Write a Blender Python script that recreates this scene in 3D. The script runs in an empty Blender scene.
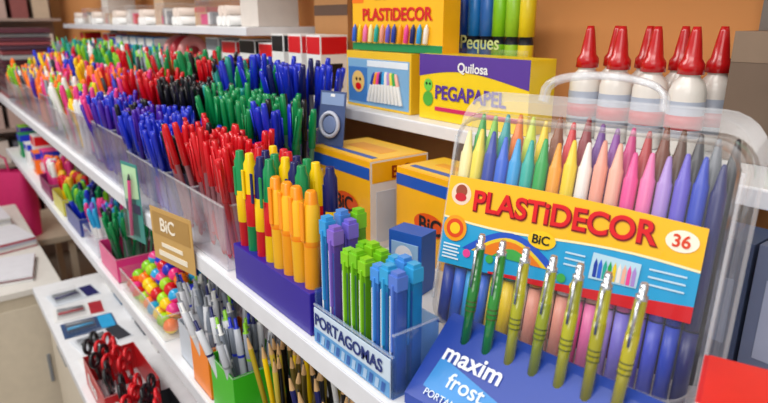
import bpy, math, random
from mathutils import Matrix, Vector
random.seed(7)
R=random.random
def U(a,b): return a+(b-a)*R()
def lin(c):
    return c/12.92 if c<=0.04045 else ((c+0.055)/1.055)**2.4
def hexc(h):
    h=h.lstrip('#'); return tuple(lin(int(h[i:i+2],16)/255) for i in (0,2,4))+(1,)
_m={}
def mat(h,rough=0.4,metal=0,emit=0,coat=0.0,key=None):
    k=(h,rough,metal,emit,coat)
    if k in _m: return _m[k]
    m=bpy.data.materials.new('m_'+(key or h)); m.use_nodes=True
    nt=m.node_tree; b=nt.nodes['Principled BSDF']
    b.inputs['Roughness'].default_value=rough; b.inputs['Metallic'].default_value=metal
    b.inputs['Coat Weight'].default_value=coat
    n=nt.nodes.new('ShaderNodeTexNoise'); n.inputs['Scale'].default_value=35
    tc=nt.nodes.new('ShaderNodeTexCoord'); nt.links.new(tc.outputs['Object'],n.inputs['Vector'])
    mx=nt.nodes.new('ShaderNodeMix'); mx.data_type='RGBA'
    c=hexc(h); mx.inputs[6].default_value=c
    mx.inputs[7].default_value=tuple(x*0.86 for x in c[:3])+(1,)
    nt.links.new(n.outputs['Fac'],mx.inputs[0]); nt.links.new(mx.outputs[2],b.inputs['Base Color'])
    _m[k]=m; return m
def clear(name,tint='fbfcfe',haze=0.06,rough=0.08,ior=1.45,hz='ffffff'):
    k=('clear',name)
    if k in _m: return _m[k]
    m=bpy.data.materials.new(name); m.use_nodes=True; nt=m.node_tree; nt.nodes.clear()
    o=nt.nodes.new('ShaderNodeOutputMaterial'); t=nt.nodes.new('ShaderNodeBsdfTransparent'); t.inputs[0].default_value=hexc(tint)
    g=nt.nodes.new('ShaderNodeBsdfGlossy'); g.inputs['Roughness'].default_value=rough; g.inputs[0].default_value=(1,1,1,1)
    d=nt.nodes.new('ShaderNodeBsdfDiffuse'); d.inputs[0].default_value=hexc(hz)
    # thin-sheet Schlick reflectance from the surface angle (symmetric for both sides of the sheet)
    lw=nt.nodes.new('ShaderNodeLayerWeight'); lw.inputs[0].default_value=.5
    pw=nt.nodes.new('ShaderNodeMath'); pw.operation='POWER'; pw.inputs[1].default_value=4.0
    mu=nt.nodes.new('ShaderNodeMath'); mu.operation='MULTIPLY_ADD'; mu.inputs[1].default_value=.55; mu.inputs[2].default_value=.04
    nt.links.new(lw.outputs['Facing'],pw.inputs[0]); nt.links.new(pw.outputs[0],mu.inputs[0])
    m1=nt.nodes.new('ShaderNodeMixShader'); m1.inputs[0].default_value=haze
    nt.links.new(t.outputs[0],m1.inputs[1]); nt.links.new(d.outputs[0],m1.inputs[2])
    m2=nt.nodes.new('ShaderNodeMixShader'); nt.links.new(mu.outputs[0],m2.inputs[0])
    nt.links.new(m1.outputs[0],m2.inputs[1]); nt.links.new(g.outputs[0],m2.inputs[2])
    nt.links.new(m2.outputs[0],o.inputs[0]); _m[k]=m; return m
ACR=clear('clear_acrylic',haze=0.07,hz='dcd8f0',rough=.12)
CASE=clear('clear_case',haze=0.035,rough=0.10,tint='ffffff')
EDGE=clear('clear_edge',haze=0.22,rough=0.12)  # white diffuse share: milky plastic plus bright edge highlights put into the colour
FROST=clear('frosted_plastic',haze=0.45,rough=0.3)

def T(x,y,z,yaw=0,lean=0,roll=0):
    return Matrix.Translation((x,y,z))@Matrix.Rotation(math.radians(yaw),4,'Z')@Matrix.Rotation(math.radians(-lean),4,'X')@Matrix.Rotation(math.radians(roll),4,'Y')
def basis(d):
    d=Vector(d).normalized(); a=Vector((1,0,0)) if abs(d.x)<0.8 else Vector((0,1,0))
    p=d.cross(a).normalized(); q=d.cross(p); return d,p,q
def rrect(x0,x1,z0,z1,r,n=5):
    out=[]
    for cx,cz,a0 in ((x1-r,z0+r,-90),(x1-r,z1-r,0),(x0+r,z1-r,90),(x0+r,z0+r,180)):
        for i in range(n+1):
            a=math.radians(a0+90*i/n); out.append((cx+r*math.cos(a),cz+r*math.sin(a)))
    return out
class MB:
    def __init__(s,name,M=None):
        s.name=name; s.M=M or Matrix(); s.v=[]; s.f=[]; s.m=[]; s.sm=[]; s.mats=[]; s.tx=[]
    def mi(s,m):
        if m not in s.mats: s.mats.append(m)
        return s.mats.index(m)
    def face(s,idx,m,sm=False):
        s.f.append(idx); s.m.append(s.mi(m)); s.sm.append(sm)
    def poly(s,pts,m):
        b=len(s.v); s.v+= [tuple(p) for p in pts]; s.face(list(range(b,b+len(pts))),m)
    def box(s,x0,x1,y0,y1,z0,z1,m,M=None,o=None):
        P=[Vector(p) for p in ((x0,y0,z0),(x1,y0,z0),(x1,y1,z0),(x0,y1,z0),(x0,y0,z1),(x1,y0,z1),(x1,y1,z1),(x0,y1,z1))]
        if M: P=[M@p for p in P]
        b=len(s.v); s.v+=[tuple(p) for p in P]; o=o or {}
        for k,q in (('-z',(0,3,2,1)),('+z',(4,5,6,7)),('-y',(0,1,5,4)),('+x',(1,2,6,5)),('+y',(2,3,7,6)),('-x',(3,0,4,7))):
            s.face([b+i for i in q],o.get(k,m))
    def lathe(s,base,d,prof,seg=8,M=None):
        d,p,q=basis(d); base=Vector(base); b=len(s.v)
        for t,r,m in prof:
            for i in range(seg):
                a=2*math.pi*i/seg; v=base+d*t+(p*math.cos(a)+q*math.sin(a))*max(r,1e-5)
                if M: v=M@v
                s.v.append(tuple(v))
        for j in range(len(prof)-1):
            for i in range(seg):
                k=(i+1)%seg
                s.face([b+j*seg+i,b+j*seg+k,b+(j+1)*seg+k,b+(j+1)*seg+i],prof[j][2],True)
        s.face([b+i for i in range(seg)][::-1],prof[0][2]); n=len(prof)-1
        s.face([b+n*seg+i for i in range(seg)],prof[n-1][2])
    def sphere(s,c,r,m,seg=10,m2=None):
        pr=[]; n=7
        for i in range(n+1):
            a=math.pi*i/n; pr.append((-r*math.cos(a),r*math.sin(a),(m2 if (m2 and i>=n//2) else m)))
        s.lathe(c,(U(-.6,.6),U(-.6,.6),1),pr,seg)
    def torus(s,c,nrm,R0,r,m,seg=20,ms=6,sq=1.0,M=None):
        d,p,q=basis(nrm); c=Vector(c); b=len(s.v)
        for i in range(seg):
            a=2*math.pi*i/seg; rad=p*math.cos(a)+q*math.sin(a)*sq
            for j in range(ms):
                e=2*math.pi*j/ms; v=c+rad*(R0+r*math.cos(e))+d*(r*math.sin(e))
                if M: v=M@v
                s.v.append(tuple(v))
        for i in range(seg):
            for j in range(ms):
                i2=(i+1)%seg; j2=(j+1)%ms
                s.face([b+i*ms+j,b+i2*ms+j,b+i2*ms+j2,b+i*ms+j2],m,True)
    def tube(s,pts,r,m,ms=6,ry=None):
        b=len(s.v); n=len(pts); pts=[Vector(p) for p in pts]
        for i,p in enumerate(pts):
            t=(pts[min(i+1,n-1)]-pts[max(i-1,0)]); d,a,c=basis(t)
            for j in range(ms):
                e=2*math.pi*j/ms; s.v.append(tuple(p+(a*math.cos(e)+c*math.sin(e))*r))
        for i in range(n-1):
            for j in range(ms):
                k=(j+1)%ms; s.face([b+i*ms+j,b+i*ms+k,b+(i+1)*ms+k,b+(i+1)*ms+j],m,True)
    def loft(s,rings,ms,cap0=None,cap1=None,sm=True):
        b=len(s.v); n=len(rings[0])
        for r in rings: s.v+=[tuple(p) for p in r]
        for j in range(len(rings)-1):
            for i in range(n):
                k=(i+1)%n; s.face([b+j*n+i,b+j*n+k,b+(j+1)*n+k,b+(j+1)*n+i],ms[j],sm)
        if cap0: s.face([b+i for i in range(n)],cap0)
        if cap1: s.face([b+(len(rings)-1)*n+i for i in range(n)],cap1)
    def strip(s,x0,x1,f0,f1,y,m,n=14):
        for i in range(n):
            a=x0+(x1-x0)*i/n; c=x0+(x1-x0)*(i+1)/n
            s.poly([(a,y,f0(a)),(c,y,f0(c)),(c,y,f1(c)),(a,y,f1(a))],m)
    def disc(s,x,z,r,y,m,sx=1,n=20):
        s.poly([(x+sx*r*math.cos(2*math.pi*i/n),y,z+r*math.sin(2*math.pi*i/n)) for i in range(n)],m)
    def text(s,t,size,pos,m,face='-y',off=0.0,ang=0,ext=0.0002,sx=1.0,align='LEFT'):
        s.tx.append((t,size,pos,m,face,off,ang,ext,sx,align))
    def done(s,bevel=0):
        me=bpy.data.meshes.new(s.name); me.from_pydata(s.v,[],s.f)
        for m in s.mats: me.materials.append(m)
        for i,p in enumerate(me.polygons): p.material_index=s.m[i]; p.use_smooth=s.sm[i]
        me.update()
        ob=bpy.data.objects.new(s.name,me); bpy.context.collection.objects.link(ob); ob.matrix_world=s.M
        if bevel:
            b=ob.modifiers.new('bevel','BEVEL'); b.width=bevel; b.segments=2; b.limit_method='ANGLE'; b.angle_limit=math.radians(60)
        for t,size,pos,m,face,off,ang,ext,sx,al in s.tx:
            c=bpy.data.curves.new('label_text','FONT'); c.body=t; c.size=size; c.extrude=ext; c.offset=off*size; c.align_x=al
            c.materials.append(m); to=bpy.data.objects.new('label_text',c); bpy.context.collection.objects.link(to)
            if face=='-y': Rm=Matrix(((1,0,0,0),(0,0,-1,0),(0,1,0,0),(0,0,0,1)))
            elif face=='+x': Rm=Matrix(((0,0,1,0),(1,0,0,0),(0,1,0,0),(0,0,0,1)))
            else: Rm=face
            to.parent=ob
            to.matrix_local=Matrix.Translation(pos)@Rm@Matrix.Rotation(math.radians(ang),4,'Z')@Matrix.Diagonal((sx,1,1,1))
        return ob

# ---------------- stationery item generators
COL=dict(red='d8101e',blue='1a30c8',black='15151a',green='0c9050',purple='4a1fa8',pink='f0408f',orange='ff7a10',yellow='ffd400',lime='8ad020',cyan='28a8e0',white='f2f2f0',teal='109a90',navy='141a60',grey='8c9198',violet='8a60d0',lav='a9a0e8')
def cm(n,rough=0.3): return mat(COL.get(n,n),rough)
BODY=dict(red='c88088',blue='6870d0',black='707080',green='70b890',purple='7a60c8')
def pen(mb,b,d,c,L=0.147,s=1.0):
    body=mat(BODY.get(c,'c9ccd8'),0.25) if R()<.5 else cm(c,.3); cap=cm(c,.22)
    d=Vector(d).normalized()
    mb.lathe(b,d,[(0,.0015*s,cap),(.006,.0036*s,body),(L*.60,.0036*s,cap),(L*.605,.0052*s,cap),(L*.96,.0044*s,cap),(L,.0034*s,cap)],7)
    _,p,q=basis(d); a=U(0,6.28); o=(p*math.cos(a)+q*math.sin(a))
    bb=Vector(b)+d*(L*.66)+o*.0062*s; e=Vector(b)+d*(L*.93)+o*.0058*s
    mb.lathe(bb,e-bb,[(0,.0011*s,cap),((e-bb).length,.0013*s,cap)],4)
def marker(mb,b,d,cap,body,L=0.135,r=.0068,ring=None,tip=None):
    cp=cm(cap,.25) if isinstance(cap,str) else cap; bd=cm(body,.3) if isinstance(body,str) else body
    rg=cm(ring) if ring else cp
    mb.lathe(b,d,[(0,r*.8,bd),(.004,r,bd),(L*.55,r,rg),(L*.585,r*1.08,cp),(L*.93,r*1.02,cp),(L*.985,r*.8,cp),(L,r*.55,cp)],10)
    dd=Vector(d).normalized(); _,p,q=basis(dd); o=Vector((0.3,-0.95,0)); o=(o-dd*o.dot(dd)).normalized()
    bb=Vector(b)+dd*(L*.62)+o*r*1.25; e=Vector(b)+dd*(L*.93)+o*r*1.2
    mb.lathe(bb,e-bb,[(0,r*.22,cp),((e-bb).length,r*.24,cp)],4)
def pencil(mb,b,d,c,L=.17,r=.0036,tipup=True):
    cc=cm(c); w=mat('d9b07a',.6)
    mb.lathe(b,d,[(0,r,cc),(L*.88,r,w),(L*.975,r*.3,cm('black')),(L,.0003,cm('black'))],6)
def clickpen(mb,b,d,c,L=.142,r=.0045,body='8f97a5'):
    cc=cm(c); bd=mat(body,.25)
    mb.lathe(b,d,[(0,.001,cc),(.012,r*.8,bd),(.05,r,bd),(L*.6,r,cc),(L*.63,r*1.08,bd),(L*.9,r*.9,cc),(L*.91,r*.45,cc),(L,r*.45,cc)],8)
    dd=Vector(d).normalized(); _,p,q=basis(dd); a=U(0,6.28); o=p*math.cos(a)+q*math.sin(a)
    bb=Vector(b)+dd*(L*.6)+o*r*1.4; e=Vector(b)+dd*(L*.88)+o*r*1.3
    mb.lathe(bb,e-bb,[(0,r*.3,bd),((e-bb).length,r*.3,bd)],4)
def bunch(mb,x0,x1,y0,y1,z,n,fn,splay=.16,bias=(0,0)):
    cx,cy=(x0+x1)/2,(y0+y1)/2; hx,hy=(x1-x0)/2,(y1-y0)/2
    nx=max(1,round(math.sqrt(n*hx/hy))); ny=max(1,round(n/nx))
    for i in range(nx):
        for j in range(ny):
            fx=((i+.5)/nx*2-1)+U(-.4,.4)/nx; fy=((j+.5)/ny*2-1)+U(-.4,.4)/ny
            b=(cx+fx*hx*.82,cy+fy*hy*.82,z+.003+U(0,.004))
            d=(fx*splay*.45+U(-splay,splay)*.6+bias[0],fy*splay*.35+U(-splay,splay)*.45+bias[1],1)
            fn(b,d)
def bin_walls(mb,x0,x1,y0,y1,z,h,m=None,t=.0018,solid=False,floor=None):
    m=m or ACR
    mb.box(x0,x1,y0,y0+t,z,z+h,m); mb.box(x1-t,x1,y0+t,y1,z,z+h,m)
    if solid:
        mb.box(x0,x0+t,y0+t,y1,z,z+h,m); mb.box(x0,x1,y1-t,y1,z,z+h,m)
    mb.box(x0,x1,y0,y1,z,z+.002,floor or FROST)
    mb.box(x0,x1,y0-.0005,y0+t,z+h-.002,z+h,EDGE); mb.box(x1-t,x1+.0005,y0,y1,z+h-.002,z+h,EDGE)

# ---------------- room
def mat_wall(h,name):
    m=bpy.data.materials.new(name); m.use_nodes=True; nt=m.node_tree; b=nt.nodes['Principled BSDF']; b.inputs['Roughness'].default_value=.85
    n=nt.nodes.new('ShaderNodeTexNoise'); n.inputs['Scale'].default_value=6; n.inputs['Detail'].default_value=6
    r=nt.nodes.new('ShaderNodeValToRGB'); c=hexc(h); r.color_ramp.elements[0].color=tuple(x*.85 for x in c[:3])+(1,); r.color_ramp.elements[1].color=c
    bp=nt.nodes.new('ShaderNodeBump'); bp.inputs['Strength'].default_value=.1
    nt.links.new(n.outputs['Fac'],r.inputs[0]); nt.links.new(r.outputs[0],b.inputs['Base Color']); nt.links.new(n.outputs['Fac'],bp.inputs['Height']); nt.links.new(bp.outputs[0],b.inputs['Normal'])
    return m
WALL=mat_wall('e8a05e','wall_orange'); WALL2=mat_wall('c9b8a4','wall_beige'); FLOOR=mat_wall('a89c8c','floor_tile')
WHITE=mat('f1f2f4',.35,key='white_laminate'); 
m=MB('wall_back'); m.box(-4.6,1.2,.76,.80,0,2.6,WALL); m.done()
m=MB('wall_left'); m.box(-4.66,-4.6,-2.5,.80,0,2.6,WALL2); m.done()
m=MB('floor'); m.box(-4.66,1.2,-2.5,.80,-.04,0,FLOOR); m.done()
def shelf(name,x0,x1,y0,y1,zt,t=.024):
    m=MB(name); m.box(x0,x1,y0,y1,zt-t,zt,WHITE); m.box(x0,x1,y0-.002,y0,zt-t,zt-.001,mat('e2e4ea',.3)); return m.done(.0015)
ZM,Z2,Z3,ZU,ZT=1.15,.904,.655,1.31,1.438
YB=.733
shelf('display_shelf',-3.1,.6,.256,YB,ZM)
shelf('display_shelf',-3.1,.6,.256,YB,Z2)
shelf('display_shelf',-2.0,.6,.165,YB,Z3)
shelf('display_shelf',-3.1,.6,.565,YB,ZU,.018)
shelf('display_shelf',-3.1,-1.2,.565,YB,ZT,.018)
shelf('display_shelf',-3.1,.6,.46,YB,1.70,.02)
m=MB('base_cabinet'); B=mat('d8cdb8',.5); m.box(-1.98,.6,.19,.75,.06,Z3-.026,B)
for i in range(4):
    x=-1.95+i*.55; m.box(x,x+.52,.185,.19,.1,Z3-.05,mat('e2d8c6',.45)); m.box(x+.2,x+.32,.175,.185,Z3-.1,Z3-.09,cm('grey'))
m.box(-1.98,.6,.22,.75,0.0,.06,mat('555049',.7)); m.done()
for x in (-.28,-1.18,-2.1,-3.0):
    m=MB('shelf_upright'); g=mat('8d857c',.4,.6)
    m.box(x,x+.022,.736,.758,.66,2.3,g)
    for k in range(40):
        m.box(x+.008,x+.014,.7352,.736,.7+k*.04,.72+k*.04,mat('222222',.6))
    m.done()

# ---------------- crayon case
W=.25; D=.046; 
C=MB('crayon_case',T(-.392,.354,ZM+.0105,14.5,12.5))
def ring(x0,x1,z0,z1,r,y): return [(p[0],y,p[1]) for p in rrect(x0,x1,z0,z1,r,6)]
C.loft([ring(.010,W-.010,.010,.207,.020,0),ring(.004,W-.004,.004,.212,.024,.003),ring(.0,W,.0,.215,.028,.010),ring(0,W,0,.216,.028,.020)],[EDGE,CASE,CASE],cap0=CASE)
C.loft([ring(-.003,W+.003,0,.218,.03,.020),ring(-.004,W+.006,0,.236,.034,.023)],[EDGE])
C.loft([ring(-.004,W+.006,0,.236,.034,.023),ring(-.002,W+.004,0,.236,.034,.040),ring(.006,W-.006,.006,.230,.03,D)],[CASE,EDGE],cap1=CASE)
for off in (0,.010):
    hp=[]
    for i in range(17):
        a=math.pi*i/16; hp.append((W*.5-math.cos(a)*.052,.026+off,.231+.026*math.sin(a)**.5))
    C.tube(hp,.003,EDGE,8)
for k in range(16):
    a=math.pi*k/16; a2=math.pi*(k+1)/16; f=lambda a,y:(W*.5-math.cos(a)*.052,y,.234+.026*max(0,math.sin(a))**.5)
    C.poly([f(a,.026),f(a2,.026),f(a2,.036),f(a,.036)],CASE)
for xx in (.006,W-.006): C.tube([(xx,.0,.03),(xx,.0,.19)],.0015,EDGE)
fr=['fff2b0','f4e04a','1d3fa8','2b66d8','2aa0e0','18b0a0','1fa848','f5a21c','f7d417','f6eee6','f3a48e','f5b7a0','f04a9a','f47ab4','b08fd8','6c5fd0','2b48c0','1a2268']
bk=['2fa23a','86c440','13a0a0','ef7a1a','cfe04a','f7d417','8a4a22','d8232a','8e1f2a','6a2a90','8a3aa0','d02a80','b82a30','7a3a20','5a3622','3a3a40','777c84','20242c']
fr2=['1d3fa8','2b66d8','2aa0e0','2b66d8','f7d417','f7d417','f6eee6','f3a48e','f0c0a8','f3a48e','f04a9a','f47ab4','b08fd8','8a7fe0','6c5fd0','4a58d0','2b48c0','1a2268']
n=18
for i in range(n):
    x=.014+i*(W-.034)/(n-1)
    for (cols,y,z0,zt) in ((fr,.0105,.066,.198),(bk,.026,.020,.217)):
        cc=mat(cols[i],.35); zt2=zt+U(-.004,.004)
        C.lathe((x+(0 if y<.02 else .004),y,z0),(0,0,1),[(0,.0058,cc),(zt2-z0-.022,.0058,cc),(zt2-z0-.020,.0048,cc),(zt2-z0-.002,.0020,cc),(zt2-z0,.0012,cc)],12)
    c2=mat(fr2[i],.35)
    C.lathe((x,.0105,.006),(0,0,1),[(0,.0058,c2),(.0585,.0058,c2)],12)
y=-.0008
X1=W-.020
lt=lambda x:.152-.006*(x/X1)+.003*math.sin(x/X1*3.1)
lb=lambda x:.067+.006*(x/X1)
yb=lambda x:.114-.003*math.sin(x/X1*6.28)
x0,x1=.006,X1
C.strip(x0,x1,lb,lt,y,mat('2aa6dc',.3,coat=.4))
C.strip(x0,x1,yb,lt,y-.0004,mat('ffc21a',.3,coat=.4))
C.strip(x0,x1,lambda x:yb(x)-.002,yb,y-.0005,mat('fff3c0',.3))
C.strip(.06,x1,lambda x:lb(x),lambda x:lb(x)+.002+.016*max(0,(x-.06)/W),y-.0005,mat('d81e28',.3,coat=.4))
hb=.086
C.strip(.030,.125,lambda x:hb,lambda x:hb+.024*math.sin(max(0,(x-.03)/.095)*math.pi),y-.0006,mat('2a58c8',.3))
C.strip(.040,.115,lambda x:hb,lambda x:hb+.019*math.sin(max(0,(x-.04)/.075)*math.pi),y-.0007,mat('f4d030',.3))
C.strip(.045,.110,lambda x:hb,lambda x:hb+.016*math.sin(max(0,(x-.045)/.065)*math.pi),y-.0008,mat('f08020',.3))
C.strip(.062,.10,lambda x:hb,lambda x:hb+.010*math.sin(max(0,(x-.062)/.038)*math.pi),y-.001,mat('48b050',.3))
for k,(xx,cc) in enumerate([(.036,'f04a9a'),(.048,'ffd020'),(.060,'48b050'),(.118,'f04a9a'),(.128,'48b050'),(.140,'ffd020')]):
    C.disc(xx,.082-.004*(k%2),.004,y-.0012,mat(cc,.3)); 
for r_,c_ in ((.0125,'f7a41c'),(.0092,'e84a20'),(.0055,'ffd020')): C.disc(.020,.103,r_,y-.0012-(.0125-r_)*.02,mat(c_,.3))
for k in range(5): C.poly([(.010,y-.001,.086-k*.0032),(.028-.002*(k%2),y-.001,.086-k*.0032),(.028-.002*(k%2),y-.001,.0875-k*.0032),(.010,y-.001,.0875-k*.0032)],mat('e8f4fc',.4))
C.disc(.021,.136,.0105,y-.0006,mat('f7d9c0',.3)); C.disc(.021,.139,.006,y-.0009,mat('a04a30',.4)); C.disc(.021,.133,.004,y-.001,mat('d02030',.4),1.5)
C.disc(.214,.133,.0085,y-.0012,mat('fff6e0',.3),1.4); C.text('36',.0135,(.2135,y-.0016,.1285),mat('e04018',.4),off=.02,align='CENTER')
C.disc(.106,.110,.0080,y-.0014,mat('ffcf20',.3),1.6); C.text('BiC',.011,(.097,y-.0018,.1065),mat('151515',.4),off=.02)
C.text('PLASTiDECOR',.0262,(.0350,y-.0012,.1232),mat('8a0a12',.4),off=.045,ang=.8,sx=.97)
C.text('PLASTiDECOR',.0262,(.0345,y-.0018,.1240),mat('e3141e',.35),off=.022,ang=.8,sx=.97)
C.poly([(.150,y-.001,.088),(.188,y-.001,.089),(.189,y-.001,.109),(.151,y-.001,.110)],mat('bfe2f2',.4))
for i in range(9):
    cc=mat(fr[2+i*3//2],.4); xx=.153+i*.0038
    C.poly([(xx,y-.0014,.090),(xx+.003,y-.0014,.090),(xx+.003,y-.0014,.101),(xx+.0015,y-.0014,.106),(xx,y-.0014,.101)],cc)
for k in range(3): C.poly([(.128,y-.001,.104-k*.005),(.145,y-.001,.104-k*.005),(.145,y-.001,.1055-k*.005),(.128,y-.001,.1055-k*.005)],mat('c8e6f6',.4))
for k in range(3): C.poly([(.195,y-.001,.106-k*.006),(.222,y-.001,.106-k*.006),(.222,y-.001,.1075-k*.006),(.195,y-.001,.1075-k*.006)],mat('c8e6f6',.4))
C.done()

# ---------------- mechanical pencil display box (blue wedge)
Wd=MB('mechanical_pencil_display_box',T(-.318,.268,ZM+.0005,7,0))
NB=mat('1840a4',.35); LB=mat('2f8ed8',.35)
L_=.190; pr=[(0,0),(.072,0),(.072,.048),(.060,.060),(.054,.056),(0,.010)]
ra=[(0,a,b) for a,b in pr]; rb=[(L_,a,b) for a,b in pr]
Wd.loft([ra,rb],[NB],cap0=NB,cap1=NB,sm=False)
K_=math.hypot(.054,.046); cy_,sz_=.054/K_,.046/K_
slope=Matrix(((1,0,0,0),(0,cy_,-sz_,0),(0,sz_,cy_,0),(0,0,0,1)))
def onS(x,s,o=.0006): return (x,cy_*s-sz_*o,.010+sz_*s+cy_*o)
Wd.poly([onS(.012,.012),onS(.073,.006),onS(.080,.026),onS(.014,.040)],LB)
Wd.text('maxim',.021,onS(.014,.038,.001),mat('f4f8ff',.4),face=slope,off=.02)
Wd.text('frost',.018,onS(.030,.019,.0012),mat('e8f4ff',.4),face=slope,off=.01)
Wd.text('PORTAMINAS 0,5 mm',.008,onS(.016,.006,.0012),mat('e8f4ff',.4),face=slope)
Wd.poly([onS(.098,.004),onS(.188,.004),onS(.188,.010),onS(.098,.010)],mat('3a70d0',.4))
SIL=mat('c8ccd0',.2,.9); 
for i,(c,c2) in enumerate([('1e7a2c','1e7a2c'),('2a8a2e','2a8a2e'),('a8a818','b8b020'),('8f9a1c','a8ac20'),('b0ae1c','9c9c1c'),('a09a18','b4b020'),('b4aa20','a8a41c')]):
    x=.024+i*.0212; a=mat(c,.18,coat=.6); b2=mat(c2,.18,coat=.6)
    d=Vector((.02+U(-.03,.03),.14,1)).normalized(); b=Vector((x,.046,.044))
    Wd.lathe(b,d,[(0,.0042,a),(.030,.0042,a),(.031,.0047,a),(.060,.0047,b2),(.0601,.0044,b2),(.084,.0040,SIL),(.087,.0040,SIL),(.0875,.0026,SIL),(.093,.0030,SIL),(.0935,.0026,SIL),(.0955,.0022,SIL)],10)
    for k in range(3): Wd.lathe(b+d*(.031+k*.004),d,[(0,.0048,mat('4a5220',.5)),(.001,.0048,mat('4a5220',.5))],10)
    o=Vector((.1,-1,.14)).normalized(); p0=b+d*.084+o*.0062; p1=b+d*.052+o*.0058
    Wd.lathe(p1,p0-p1,[(0,.0009,SIL),((p0-p1).length,.0013,SIL)],6)
    Wd.lathe(b+d*.083+o*.002,o,[(0,.0016,SIL),(.005,.0013,SIL)],6)
Wd.done()

# ---------------- eraser holder tray
P=MB('eraser_holder_tray',T(-.448,.262,ZM+.0005,0,0))
TD=.05; TW=.122; BT=clear('blue_tint_acrylic',tint='cfe4fa',haze=.08,hz='a8d0f8')
P.box(0,TW,0,.0015,0,.04,BT); P.box(TW-.0015,TW,.0015,TD,0,.06,BT); P.box(0,.0015,.0015,TD,0,.055,BT); P.box(0,TW,TD-.0015,TD,0,.06,BT); P.box(0,TW,0,TD,0,.0015,BT)
P.box(0,TW,-.0006,.0018,.0385,.040,EDGE); P.box(TW-.0016,TW+.0006,0,TD,.0585,.060,EDGE)
P.box(.002,TW-.002,-.0014,-.0004,.001,.037,mat('cfe0f0',.4))
P.poly([(.002,-.0018,.001),(TW-.002,-.0018,.001),(TW-.002,-.0018,.016),(.002,-.0018,.016)],mat('5f9fd8',.4))
for k in range(13): P.poly([(.006+k*.0085,-.0022,.003),(.011+k*.0085,-.0022,.003),(.013+k*.0085,-.0022,.013),(.008+k*.0085,-.0022,.013)],mat('a8c8e8' if k%2 else '2c5fae',.4))
P.text('PORTAGOMAS',.0170,(.004,-.0022,.0205),mat('1a2f78',.4),off=.02,sx=.94)
def eh(x,y,c,h=.128,cap=None,yaw=0):
    cc=cm(c); ct=clear('tint_'+c,tint=COL.get(c,c),haze=.40,hz=COL.get(c,c),rough=.2)
    z=.002; w=.0050
    P.box(x-w,x+w,y-w,y+w,z,z+h*.86,ct); P.box(x-w*.5,x+w*.5,y-w*.5,y+w*.5,z+.002,z+h*.83,mat('f2f4f8',.5))
    P.box(x-w*1.12,x+w*1.12,y-w*1.12,y+w*1.12,z+h*.86,z+h*.97,cm(cap or c)); P.box(x-w*.85,x+w*.85,y-w*.85,y+w*.85,z+h*.97,z+h,cm(cap or c))
    P.box(x-w*.22,x+w*.22,y-w*1.4,y-w*1.0,z+h*.35,z+h*.9,cc)
    P.box(x-w*.9,x-w*.45,y-w*1.05,y-w*1.0,z+h*.08,z+h*.8,cm('white'))
    P.box(x+w*.5,x+w*.9,y-w*1.05,y-w*1.0,z+h*.08,z+h*.8,mat('2a5a50' if c in('lime','7ac81e') else '2a50a0',.4))
for (x,cs,h) in ((.011,['38a0e0','4f8fe0'],.127),(.0240,['8a6ad0','7a6ad8'],.121),(.046,['lime','7ac81e'],.106),(.059,['7ac81e','lime'],.109),(.072,['lime','7ac81e'],.106),(.090,['4a98e8','38a8e0'],.106),(.1025,['38a8e0','4a98e8'],.110),(.1145,['5a80d8','38a8e0'],.108)):
    for j,c in enumerate(cs): eh(x,.011+j*.0165,c,h=h+.003*j)
eh(.0175,.0415,'7ac81e',.130)
P.done(.0006)

# ---------------- marker display block
K=MB('highlighter_display_stand',T(-.632,.262,ZM+.0005))
PU=mat('2f1f9a',.3)
K.box(0,.176,0,.064,0,.046,PU); K.box(0,.176,.022,.064,.046,.052,PU)
rows=[['red','yellow','green'],['yellow','red','green'],['yellow','navy','red'],['green','red','yellow'],['red','green','yellow'],['yellow','green','navy'],['red','yellow','navy'],['green','yellow','red']]
for j in range(3):
    for i in range(8):
        x=.013+i*.0214; yy=.012+j*.0195; z=.03
        if j==0 and i>=4:
            oc='ffa818' if i%2 else 'ffc024'
            K.lathe((x,yy,z),(U(-.03,.03),U(-.02,.02),1),[(0,.0080,mat(oc,.3)),(.060,.0080,mat('ff8c08',.3)),(.062,.0086,mat('ff9a0c',.3)),(.066,.0086,mat('ffc424',.3)),(.100,.0080,mat('ffc424',.3)),(.103,.0066,mat('ff9a0c',.3)),(.114,.0056,mat('ff9a0c',.3)),(.116,.004,mat('ff9a0c',.3))],12)
            K.box(x-.003,x+.003,yy-.0105,yy-.0078,z+.066,z+.106,mat('ff9a0c',.3)); continue
        if j==1 and i>=6: continue
        if j==2 and i>=7: continue
        g=rows[(i*3+j*2)%8]
        d=(U(-.03,.03),U(-.03,.03),1); a,b_,c_=[cm(q,.25) for q in g]
        K.lathe((x,yy,z),d,[(0,.0074,a),(.045,.0074,a),(.046,.0080,b_),(.082,.0080,b_),(.084,.0076,c_),(.118,.0072,c_),(.123,.005,c_),(.130,.0045,c_)],12)
        K.box(x-.0022,x+.0022,yy-.0102,yy-.0076,z+.078,z+.112,c_)
K.done(.001)

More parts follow.
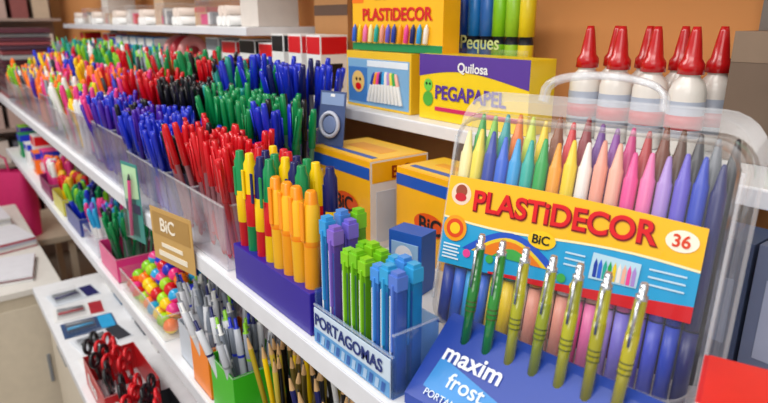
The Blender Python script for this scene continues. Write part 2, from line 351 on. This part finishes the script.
# ---------------- stepped pen organiser (riser + bins)
m=MB('stepped_riser'); m.box(-2.75,-.66,.350,.437,ZM+.0005,ZM+.038,mat('d8dae2',.4)); m.box(-2.75,-.78,.437,.535,ZM+.0005,ZM+.078,mat('d8dae2',.4)); m.done(.001)
rowy=[(.262,.346,ZM+.001,.085),(.352,.434,ZM+.039,.06),(.440,.532,ZM+.079,.06)]
def penbin(row,x0,x1,cols,n=34,typ='pen',name=None,dz=0):
    y0,y1,z,h=rowy[row]
    mb=MB(name or 'ballpoint_pen_bin'); bin_walls(mb,x0+.001,x1-.001,y0,y1,z,h+dz)
    def fn(b,d):
        c=random.choice(cols); 
        b=(b[0],b[1],b[2]+(U(0,.018) if R()<.45 else 0))
        if typ=='pen': pen(mb,b,d,c,.146+U(-.006,.004))
        elif typ=='marker': marker(mb,b,d,c,random.choice([c,'white',c]),.14+U(-.025,.01),.0058)
        elif typ=='pencil': pencil(mb,b,d,c,.15)
        else: clickpen(mb,b,d,c,.145,body=random.choice(['8f97a5','30343c',COL[c]]))
    bunch(mb,x0+.004,x1-.004,y0+.006,y1-.004,z,n,fn,splay=.30,bias=(U(-.05,.05),0))
    mb.done()
penbin(0,-.765,-.655,['red'],42); penbin(0,-.865,-.766,['red','red','red','red','black'],38)
penbin(0,-.965,-.866,['blue'],38); penbin(0,-1.065,-.966,['blue','blue','purple'],38); penbin(0,-1.17,-1.066,['black','purple','blue'],40,dz=.02); penbin(0,-1.31,-1.171,['blue','purple'],42,dz=.02); penbin(0,-1.43,-1.311,['purple','blue','pink'],34,dz=.02)
penbin(1,-.87,-.780,['green'],34); penbin(1,-.97,-.871,['green','green','teal'],36); penbin(1,-1.08,-.971,['black'],38); penbin(1,-1.19,-1.081,['black'],38); penbin(1,-1.31,-1.191,['red'],38); penbin(1,-1.43,-1.311,['red','red','pink'],36)
penbin(1,-.779,-.70,['black','green','blue'],20,'pen')
penbin(2,-.89,-.79,['blue','blue','navy'],24); penbin(2,-.99,-.891,['blue','blue','green'],24); penbin(2,-1.10,-.991,['green','teal','blue'],28,'marker','felt_pen_bin'); penbin(2,-1.21,-1.101,['red','black'],30); penbin(2,-1.32,-1.211,['green'],28,'marker','felt_pen_bin'); penbin(2,-1.43,-1.321,['red','green'],30)
fars=[(0,['pink','orange','yellow','lime','purple','orange']),(1,['orange','pink','yellow','blue','red']),(2,['green','teal','lime','red'])]
x=-1.432
while x>-2.6:
    w=.125
    for r_,cs in fars:
        penbin(r_,x-w,x,random.sample(cs,3)+(['white'] if R()<.4 else []),20,random.choice(['marker','marker','click']),'marker_bin',dz=random.choice([0,.02,.035]))
    x-=w+.001

# hanging cards
H=MB('blister_card',T(-1.02,.240,1.095,10)); H.box(0,.056,-.001,0,0,.135,mat('3a8f86',.4))
H.poly([(.003,-.0015,.07),(.053,-.0015,.078),(.053,-.0015,.13),(.003,-.0015,.13)],mat('b8e0b0',.4)); H.poly([(.003,-.0015,.05),(.053,-.0015,.05),(.053,-.0015,.066),(.003,-.0015,.066)],mat('2a2f50',.4))
H.lathe((.02,-.006,.01),(.15,0,1),[(0,.003,cm('pink')),(.1,.003,cm('black')),(.11,.001,cm('black'))],8); H.box(.012,.040,-.012,-.001,.008,.12,CASE); H.done()
H=MB('price_card',T(-.845,.230,1.118,11)); H.box(0,.108,-.001,0,0,.080,mat('c9a05c',.4)); H.box(.006,.102,-.0016,-.001,.040,.074,mat('b08848',.4)); 
H.text('BiC',.027,(.026,-.002,.048),mat('f6ecd8',.4),off=.02); H.box(.015,.090,-.0016,-.001,.008,.016,mat('f0e6d0',.5)); H.box(.025,.08,-.0016,-.001,.023,.029,mat('f0e6d0',.5)); H.done()

# ---------------- yellow pen cartons under upper shelf
def carton(x0,x1,y0,y1,z,h,name='pen_carton',side='e9e6e4'):
    mb=MB(name,T(x0,y0,z+.0005)); w=x1-x0; d=y1-y0; Y=mat('ffb90f',.35,coat=.3)
    mb.box(0,w,0,d,0,h,Y,o={'+x':mat(side,.4)})
    mb.box(.0,w*.99,-.0006,0,h*.80,h*.93,mat('1f57b8',.35)); mb.box(.004,w-.004,.004,d-.004,h,h+.0006,mat('ffcb30',.35))
    mb.box(.012,w-.012,.012,.022,h+.0006,h+.001,mat('1f57b8',.35)); mb.box(.03,w-.03,.04,d-.03,h+.0006,h+.001,mat('f4a818',.35))
    mb.disc(w*.6,h*.45,h*.13,-.0008,mat('e8540c',.4),1.9); mb.text('BiC',h*.24,(w*.42,-.0014,h*.37),mat('15151a',.4),off=.02)
    mb.box(w,w+.0006,.003,d-.003,h*.76,h*.98,mat('ffb90f',.35))
    mb.box(w,w+.0008,d*.1,d*.42,h*.08,h*.66,mat('c9d0de',.4))
    mb.text('BiC',h*.19,(w+.0012,d*.34,h*.79),mat('8a2a10',.4),face='+x',off=.02)
    mb.text('Cristal',h*.17,(w+.0012,d*.45,h*.44),mat('3a3a44',.4),face='+x')
    for k in range(4): mb.box(w,w+.0009,d*.5,d*(.85-.06*k),h*(.12+k*.07),h*(.14+k*.07),mat('8c90a0',.4))
    mb.done(.001)
carton(-.745,-.602,.444,.545,ZM,.124); carton(-.585,-.475,.475,.560,ZM,.118)
m=MB('correction_tape_pack',T(-.50,.395,ZM+.0005,15)); m.box(0,.045,0,.03,0,.072,mat('2a62c0',.3)); m.box(.004,.041,-.001,0,.02,.06,mat('9cc4ea',.3)); m.disc(.022,.045,.012,-.0015,mat('f4f4f8',.3)); m.box(.005,.040,-.0016,-.001,.005,.015,cm('white')); m.done(.001)
m=MB('tape_blister_card',T(-.744,.452,ZM+.1265,14,8)); m.box(0,.050,0,.001,0,.078,mat('4a5a84',.35)); m.box(.003,.047,-.0006,0,.058,.075,mat('8aa0c8',.35))
m.torus((.025,-.004,.030),(0,1,0),.017,.003,mat('c0c4d4',.3)); m.lathe((.025,-.001,.030),(0,-1,0),[(0,.014,mat('7888b0',.3)),(.004,.012,mat('7888b0',.3))],20); m.box(.021,.029,-.0008,.001,.070,.074,cm('white')); m.done()
# dark cartons added behind the clear case to tone down the bright shelf
m=MB('dark_backing_carton',T(-.30,.515,ZM+.0005)); m.box(0,.13,0,.05,0,.125,mat('4a5878',.5)); m.box(.01,.12,-.0006,0,.03,.09,mat('8090b0',.5)); m.done(.001)
m=MB('dark_backing_carton',T(-.165,.510,ZM+.0005)); m.box(0,.22,0,.05,0,.128,mat('6a7490',.5)); m.box(.01,.20,-.0006,0,.03,.10,mat('a4acc4',.5)); m.done(.001)

# ---------------- upper shelf boxes
m=MB('felt_marker_box',T(-.868,.592,ZU+.0005)); w,h=.172,.092
m.box(0,w,0,.06,0,h,mat('f2c32a',.35),o={'+x':mat('e8b820',.4)})
m.box(.004,w-.004,-.0006,0,.004,h-.012,mat('7fb0d8',.35)); m.box(.006,.060,-.001,0,.008,h-.026,mat('3f7ac0',.35)); m.disc(.035,.042,.018,-.0016,mat('e8c070',.4),1.0); m.disc(.031,.046,.003,-.002,cm('black')); m.disc(.041,.046,.003,-.002,cm('black')); m.disc(.036,.034,.006,-.002,cm('red'),1.4)
for i in range(10):
    cc=mat(fr[(i*5+2)%18],.3)
    m.lathe((.066+i*.0095,-.003,.012),(.35-i*.07,0,1),[(0,.0033,cm('white')),(.030,.0033,cc),(.046,.0030,cc),(.050,.0016,cc)],8)
m.box(.06,.165,-.001,0,.068,.078,mat('e8f0f8',.4)); m.done(.001)
m=MB('crayon_box',T(-.86,.60,ZU+.0935,2)); w,h=.215,.105
m.box(0,w,0,.035,0,h,mat('ffbe18',.35)); m.box(.0,w,-.0006,0,.0,.012,mat('1f8a50',.35)); m.text('PLASTiDECOR',.026,(.028,-.0014,.048),mat('d8141e',.4),off=.03)
m.box(.0,.03,-.0006,0,.075,h,cm('orange')); m.text('BiC',.02,(.06,-.0014,.080),cm('black'),off=.02); m.text('12',.022,(.178,-.0014,.080),cm('black'),off=.02)
for i in range(13):
    cc=mat(fr[(i*5+3)%18],.35); m.lathe((.008+i*.0145,-.0035,.014),(.12,0,1),[(0,.004,cc),(.020,.004,cc),(.028,.0008,cc)],8)
m.done(.001)
m=MB('glue_stick_box',T(-.676,.592,ZU+.0005)); w,h=.205,.094; YE=mat('f4d21e',.35); PP=mat('5b3a9c',.35)
m.box(0,w,0,.05,0,h,YE); m.strip(0,w,lambda x:.062+.01*math.sin(x*18),lambda x:h,-.0006,PP); m.text('PEGAPAPEL',.027,(.035,-.0014,.032),PP,off=.025,sx=.98); m.box(.035,.19,-.001,0,.014,.020,mat('d02a60',.4))
m.disc(.02,.030,.011,-.001,mat('58b040',.4)); m.disc(.02,.05,.009,-.001,mat('6fd050',.4)); m.disc(.017,.052,.002,-.0014,cm('black')); m.disc(.024,.052,.002,-.0014,cm('black'))
m.text('Quilosa',.018,(.08,-.0014,.072),cm('white'),off=.02); m.done(.001)
m=MB('jumbo_marker_pack',T(-.70,.665,ZU+.0005)); 
for i,c in enumerate(['1f50b8','1f7fd0','2f70c8','lime','9ad030','e8d020']):
    xx=.018+i*.025; cc=cm(c) 
    m.lathe((xx,.02,.002),(0,0,1),[(0,.011,cc),(.105,.011,mat('222838',.3)),(.115,.009,mat('222838',.3)),(.116,.0115,cc),(.170,.0112,cc),(.175,.008,cc)],14)
m.box(0,.16,.004,.0055,0,.10,CASE); m.box(.01,.15,.0032,.004,.03,.075,mat('3a9a3a',.4)); m.text('Peques',.028,(.03,.002,.100),mat('d8e8a0',.4),off=.01); m.done()

# glue bottles
def bottle(x,y,z,s=.86):
    mb=MB('glue_bottle',T(x,y,z+.0005)); w=mat('e8e2da',.3,coat=.3); r=mat('c41016',.25,coat=.3)
    S=lambda L:[(a*s,b*s,c) for a,b,c in L]
    mb.lathe((0,0,0),(0,0,1),S([(0,.019,w),(.003,.022,w),(.078,.022,w),(.088,.019,w),(.096,.012,w),(.099,.012,r),(.0995,.0155,r),(.112,.015,r),(.118,.011,r),(.135,.0085,r),(.150,.006,r),(.156,.0045,r)]),18)
    mb.lathe((0,0,.022*s),(0,0,1),S([(0,.0223,mat('a8b0c0',.4)),(.045,.0223,mat('a8b0c0',.4))]),18)
    mb.lathe((0,0,.032*s),(0,0,1),S([(0,.0226,mat('b8202c',.4)),(.018,.0226,mat('b8202c',.4))]),18)
    mb.done()
for j in range(2):
    for i in range(4):
        bottle(-.432+i*.042+j*.008,.650+j*.046,ZU)
m=MB('notepad_pack',T(-.205,.62,ZU+.0005,5)); m.box(0,.06,0,.02,0,.15,mat('2a8a48',.4)); m.box(.005,.055,-.001,0,.09,.14,mat('5aba6a',.4)); m.box(.005,.055,-.001,0,.02,.05,cm('white')); m.done(.001)
m=MB('storage_carton',T(-.27,.655,ZU+.0005)); m.box(0,.20,0,.075,0,.13,mat('6e5a4a',.6)); m.box(.0,.2,-.0006,0,.10,.13,mat('86705c',.6)); m.done(.001)
m=MB('storage_carton',T(-1.09,.665,ZU+.0005)); m.box(0,.12,0,.06,0,.21,mat('b07c48',.6)); m.box(.0,.12,-.0006,0,.15,.17,mat('5a4030',.6)); m.box(.12,.1206,.01,.05,.14,.19,mat('5a4030',.6)); m.done(.001)

# red and white box right
m=MB('staple_box',T(-.119,.316,ZM+.0005,20)); m.box(0,.10,0,.06,0,.092,mat('d81a20',.35),o={'-x':cm('white'),'-y':mat('f0eeee',.4)}); m.box(.02,.1,-.0008,0,.02,.092,mat('d81a20',.35)); m.box(.003,.10,.0,.06,.092,.0926,mat('e82820',.35)); m.box(.1,.1008,.01,.05,.01,.07,cm('white')); m.done(.001)

# ---------------- upper shelf far items
def pack(name,x,y,z,w,d,h,c,c2,c3=None,yaw=0,txt=None):
    mb=MB(name,T(x,y,z+.0005,yaw)); mb.box(0,w,0,d,0,h,cm(c,.4))
    mb.box(.002,w-.002,-.0006,0,h*.7,h*.97,cm(c2,.4)); mb.box(w,w+.0006,.002,d-.002,h*.7,h*.97,cm(c2,.4))
    if c3:
        mb.disc(w*.5,h*.38,min(w,h)*.25,-.001,cm(c3,.4)); mb.box(w,w+.0006,d*.2,d*.8,h*.15,h*.55,cm(c3,.4))
    if txt: mb.text(txt,h*.2,(w*.08,-.0014,h*.75),cm('white'),off=.02)
    mb.done(.001)
pack('pen_refill_pack',-1.0,.59,ZU,.05,.06,.115,'white','red','black')
pack('pen_refill_pack',-1.07,.59,ZU,.05,.06,.115,'white','red','black')
pack('pen_refill_pack',-1.14,.59,ZU,.05,.06,.115,'white','black','red')
for k in range(4): pack('staple_pack',-1.22-k*.10,.60,ZU,.08,.06,.095+.005*(k%2),'white',['red','black','red','grey'][k],['black','red','red','black'][k])
for k in range(3):
    m=MB('tape_roll'); m.torus((-1.72-.06*k,.64,ZU+.0505),(1,.15,0),.036,.014,mat('c02838' if k%2 else 'd88a88',.3),24,8); m.done()
for k in range(5): pack('ink_cartridge_box',-2.02-k*.09,.60,ZU,.07,.06,.09,['2f8fd0','1f5fb0','2fa0d8','16408c','3aa0e0'][k],'white','navy')
for k in range(6): pack('eraser_box',-2.47-k*.1,.60,ZU,.08,.07,U(.06,.1),random.choice(['white','pink','lime','lav','yellow']),random.choice(['red','blue','teal']),'orange')
for k in range(17):
    x=-1.31-k*.105
    if k%3==1:
        m=MB('paper_roll_pack'); 
        for q in range(3): m.lathe((x+.01+q*.027,.59,ZT+.0125),(.0,1,0),[(0,.012,cm('white')),(.13,.012,cm('white'))],12)
        for q in range(2): m.lathe((x+.0235+q*.027,.59,ZT+.035),(.0,1,0),[(0,.012,mat('e8d8cc',.5)),(.13,.012,cm('white'))],12)
        m.done()
    elif k%3==2:
        m=MB('clear_supply_box'); bin_walls(m,x,x+.085,.58,.68,ZT+.0005,.06,m=CASE,solid=True)
        for q in range(5): m.box(x+.006+q*.015,x+.018+q*.015,.59,.67,ZT+.004,ZT+U(.02,.05),cm(random.choice(['red','white','e0c8a8','grey','pink'])))
        m.done()
    else: pack('stationery_box',x,.60+U(0,.02),ZT,U(.06,.09),.1,U(.03,.065) if k%2 else .13,random.choice(['d8d0c8','e8e4e0','c8a888','c09868']),random.choice(['b83030','white','a8a8b0','c03a30']))
for j in range(2):
    m=MB('folder_stack',T(-3.09,.27+j*.225,ZM+.0005))
    z=0
    for k in range(13 if j else 16):
        t=U(.012,.022); m.box(U(0,.01),.25+U(0,.02),U(0,.01),.19,z,z+t*.85,cm(random.choice(['8a2030','5a2a38','9a4a50','7a6a70','a0a0a0','4a3040']),.4)); z+=t
        if z>.125 and j: break
    m.done(.001)

# ---------------- second shelf
m=MB('ball_sharpener_bin'); bin_walls(m,-1.245,-.972,.262,.42,Z2+.0005,.05,m=CASE,solid=True)
cols=['pink','ff2f8a','lime','a8e020','yellow','orange','red','cyan','blue']
for k in range(4):
    for i in range(9-k):
        for j in range(5-k):
            c=random.choice(cols[:6] if R()<.75 else cols)
            m.sphere((-1.226+k*.014+i*.0287+U(-.003,.003),.280+k*.014+j*.030+U(-.003,.003),Z2+.017+k*.021),.0142,cm(c,.15),12,cm(random.choice(cols),.15))
m.done()
def cup(name,x0,x1,y0,y1,z,h,c,fn,n,splay=.3,bias=(0,0)):
    mb=MB(name); bin_walls(mb,x0,x1,y0,y1,z+.0005,h,m=(cm(c,.3) if isinstance(c,str) else c),solid=True)
    bunch(mb,x0+.006,x1-.006,y0+.006,y1-.006,z+.002,n,lambda b,d:fn(mb,b,d),splay,bias); mb.done()
gp=lambda mb,b,d: clickpen(mb,b,d,random.choice(['navy','white','grey','blue','lime']),.145,.0052,random.choice(['9aa2b0','c8ccd6','7a8290','e0e2e8']))
cup('retractable_pen_cup',-.750,-.670,.262,.345,Z2,.085,'3fc020',gp,26,.35,(-.06,0))
cup('retractable_pen_cup',-.83,-.76,.262,.345,Z2,.085,'ff8a18',gp,20,.35,(-.1,0))
cup('retractable_pen_cup',-.91,-.84,.27,.35,Z2,.07,'c8d0dc',gp,18,.3,(-.08,0))
cup('pencil_cup',-.62,-.54,.27,.36,Z2,.06,'2a2a34',lambda mb,b,d:pencil(mb,b,d,random.choice(['yellow','black','b8a020','6a5a20','green','d8c040']),.16),30,.26)
cup('pencil_cup',-.52,-.44,.27,.37,Z2,.06,'20202a',lambda mb,b,d:pencil(mb,b,d,random.choice(['black','navy','grey','white']),.16),24,.22)
for k in range(10):
    pack('correction_fluid_box',-.72-k*.085,.47+U(0,.03),Z2,.07,.07,U(.09,.15),random.choice(['white','lav','cyan','pink','grey','teal']),random.choice(['blue','red','green']),random.choice(['orange','navy','lime']))
pkpen=lambda mb,b,d: pen(mb,b,d,random.choice(['teal','black','green','green']),.13)
cup('gel_pen_bin',-1.43,-1.28,.265,.36,Z2,.055,'e83a86',pkpen,26,.32)
cup('felt_pen_bin',-1.60,-1.46,.265,.36,Z2,.05,ACR,lambda mb,b,d: marker(mb,b,d,random.choice(['cyan','violet','pink','teal']),'white',.11,.005),22,.3)
cup('felt_pen_bin',-1.82,-1.64,.265,.36,Z2,.05,'2a3a90',lambda mb,b,d: marker(mb,b,d,random.choice(['lime','blue','green','navy']),'blue',.11,.006),26,.25)
cup('glue_stick_bin',-2.02,-1.86,.265,.36,Z2,.05,'d8d050',lambda mb,b,d: marker(mb,b,d,random.choice(['yellow','e8b020','red']),'yellow',.10,.010),12,.12)
cup('glue_stick_bin',-2.25,-2.06,.265,.36,Z2,.05,'8a2060',lambda mb,b,d: marker(mb,b,d,random.choice(['pink','white','orange']),'pink',.11,.009),14,.15)
for k in range(8):
    pack('eraser_pack',-2.36-k*.09,.27+U(0,.04),Z2,.075,.08,U(.06,.14),random.choice(['yellow','lime','white','pink','cyan','orange','green']),random.choice(['red','blue','purple']),'white')
for k in range(10):
    pack('notebook_pack',-1.66-k*.14,.50,Z2,.11,.08,U(.1,.19),random.choice(['green','yellow','white','cyan','red','purple']),random.choice(['white','blue','orange']),'pink')

# ---------------- third shelf
def scissors(mb,x,y,z,yaw,c):
    M=T(x,y,z,yaw,-8)
    for s in (-1,1):
        mb.torus((s*.017,0,.105),(0,1,0),.014,.0042,cm(c,.3),18,8,1.0,M)
        mb.box(-.004+s*.006,.004+s*.006,-.003,.003,.06,.092,cm(c,.3),M@Matrix.Rotation(math.radians(s*8),4,'Y'))
        mb.box(-.005,.005,-.001*s,.001*s+.0005,0.0,.065,mat('b8bcc4',.2,.9),M@Matrix.Rotation(math.radians(-s*5),4,'Y'))
    mb.lathe(M@Vector((0,-.004,.06)),(0,1,0),[(0,.003,cm('grey')),(.008,.003,cm('grey'))],8)
m=MB('scissors_display_box'); bin_walls(m,-1.34,-1.15,.18,.29,Z3+.0005,.07,m=mat('cc1820',.35),solid=True)
for i in range(7): scissors(m,-1.315+i*.024,.21+.02*(i%3),Z3+.005,U(-50,-10),'red' if i%3 else 'black')
m.text('fixo',.05,(-1.30,.1785,Z3+.02),cm('white'),off=.02); m.text('fixo',.045,(-1.1488,.19,Z3+.02),cm('white'),face='+x',off=.02); m.done()
m=MB('scissors_display_box'); bin_walls(m,-1.12,-.98,.20,.30,Z3+.0005,.06,m=mat('1c1c22',.35),solid=True)
for i in range(7): scissors(m,-1.10+i*.018,.22+.02*(i%3),Z3+.005,U(-50,-10),'red' if i%2 else 'black')
m.done()
m=MB('tape_dispenser',T(-1.12,.42,Z3+.0005)); m.torus((0,0,.075),(.6,-1,.1),.038,.016,mat('f04a90',.3),24,10); m.box(-.05,.05,-.02,.02,0,.02,mat('f04a90',.3)); m.box(.04,.055,-.015,.015,.02,.05,cm('grey')); m.done()
def blister(x,y,z,w,d,yaw,c,c2):
    mb=MB('compass_set_pack',T(x,y,z+.0005,yaw)); mb.box(0,w,0,d,0,.002,cm(c,.4)); mb.box(.004,w-.004,d*.7,d-.004,.002,.0025,cm(c2,.4))
    mb.box(.01,w-.01,.008,d*.62,.002,.016,CASE); mb.lathe((w*.3,.012,.009),(.1,1,0),[(0,.004,cm('grey')),(d*.5,.004,cm('grey'))],8); mb.lathe((w*.6,.012,.009),(-.05,1,0),[(0,.004,cm(c2)),(d*.5,.004,cm(c2))],8); mb.done()
for k in range(5):
    x=-1.46-k*.11
    blister(x,.185,Z3,.09,.13,U(-12,12),['white','e8ecf2','2a4a78','white','dfe6ee'][k],['2a6fb0','30343c','cyan','b02030','navy'][k])
    pack('stapler_box',x,.35,Z3,.085,.12,[.05,.09,.12,.07,.1][k],['white','2a3a50','e8ecf2','3a6a90','white'][k],['navy','white','red','white','cyan'][k],'grey')
for k in range(4): pack('ruler_pack',-1.0-k*.2,.55,Z3,.16,.1,U(.1,.18),random.choice(['white','5a6a80','30303a']),random.choice(['red','blue']))
m=MB('low_cabinet'); cb=mat('d2c6b0',.5); m.box(-3.1,-2.04,-.45,.24,.0,.62,cb); m.box(-3.11,-2.03,-.46,.25,.62,.64,mat('e6e2da',.4))
for k in range(2): m.box(-2.04,-2.034,-.43+k*.33,-.12+k*.33,.06,.58,mat('ddd2be',.5)); m.box(-2.034,-2.028,-.16+k*.33,-.15+k*.33,.3,.4,cm('grey'))
m.done(.001)
for (x,y,yw,n) in ((-2.62,.0,12,5),(-2.35,.02,-10,3),(-2.95,-.02,4,7),(-2.6,-.25,8,4)):
    m=MB('magazine_stack',T(x,y,.6405,yw)); z=0
    for k in range(n):
        t=U(.003,.009); o=U(-.01,.01); m.box(o,.22+o,U(-.01,0),.2,z,z+t*.9,cm(random.choice(['white','e8e8ee','c04050','d8dce8','b8c0d0','white']),.4)); z+=t
    m.box(o,.22+o,0,.2,z,z+.001,cm('e8e8ee')); m.box(.03,.19,.04,.09,z+.001,z+.0016,cm(random.choice(['red','303840','b8c0d0']),.4)); m.done()
m=MB('low_table'); m.box(-3.7,-3.15,.0,.5,.40,.43,cb)
for a in (-3.68,-3.2):
    for b in (.02,.45): m.box(a,a+.03,b,b+.03,0,.40,cb)
m.done(.001)
m=MB('shopping_bag',T(-3.33,.22,.4305,50)); pk=mat('d8206c',.6)
m.loft([[(p[0],p[1],0) for p in rrect(-.15,.15,-.05,.05,.03)],[(p[0],p[1],.18) for p in rrect(-.16,.16,-.06,.06,.04)],[(p[0],p[1],.33) for p in rrect(-.14,.14,-.03,.03,.02)]],[pk,pk],cap0=pk)
m.tube([(-.06,0,.32),(-.05,0,.39),(0,0,.42),(.05,0,.39),(.06,0,.32)],.005,pk); m.done()
m=MB('magazine_rack'); dk=mat('a89890',.5)
m.box(-4.2,-4.15,-.6,.7,0,2.0,dk)
for k in range(9):
    z=.25+k*.2; m.box(-4.15,-3.9,-.6,.7,z,z+.015,dk)
    for j in range(12): m.box(-4.12,-3.95,-.58+j*.105,-.5+j*.105,z+.015,z+.12+U(0,.05),cm(random.choice(['8a2030','9a5a5a','c05050','6a7080','d8c8b0','e8e0d8','c8b0a8','a04050']),.5))
m.done()

# ---------------- camera & lights
cam=bpy.data.cameras.new('camera'); cam.lens=27.66; cam.sensor_width=36; cam.clip_start=.01
cam.dof.use_dof=True; cam.dof.focus_distance=.62; cam.dof.aperture_fstop=7
co=bpy.data.objects.new('camera',cam); bpy.context.collection.objects.link(co); bpy.context.scene.camera=co
a=math.radians(37.8); p=math.radians(17)
F=Vector((-math.cos(a)*math.cos(p),math.sin(a)*math.cos(p),-math.sin(p)))
co.location=(0,0,1.45); co.rotation_euler=F.to_track_quat('-Z','Y').to_euler()
def area(n,loc,tgt,sx,sy,e,c=(1,1,1)):
    l=bpy.data.lights.new(n,'AREA'); l.shape='RECTANGLE'; l.size=sx; l.size_y=sy; l.energy=e; l.color=c
    o=bpy.data.objects.new(n,l); bpy.context.collection.objects.link(o); o.location=loc
    o.rotation_euler=(Vector(tgt)-Vector(loc)).to_track_quat('-Z','Y').to_euler()
area('ceiling_lamp',(-.2,-.5,2.5),(-.5,.4,1.1),1.4,.4,14,(1,.97,.93))
area('ceiling_lamp',(-2.0,-.6,2.5),(-2.0,.4,1.0),1.6,.4,23,(1,.97,.93))
area('ceiling_lamp',(.5,-1.2,2.2),(-.4,.4,1.1),1.2,.8,11,(1,.98,.95))
w=bpy.data.worlds.new('world'); bpy.context.scene.world=w; w.use_nodes=True
w.node_tree.nodes['Background'].inputs[0].default_value=(1,.975,.97,1); w.node_tree.nodes['Background'].inputs[1].default_value=.56
bpy.context.scene.view_settings.view_transform='Standard'
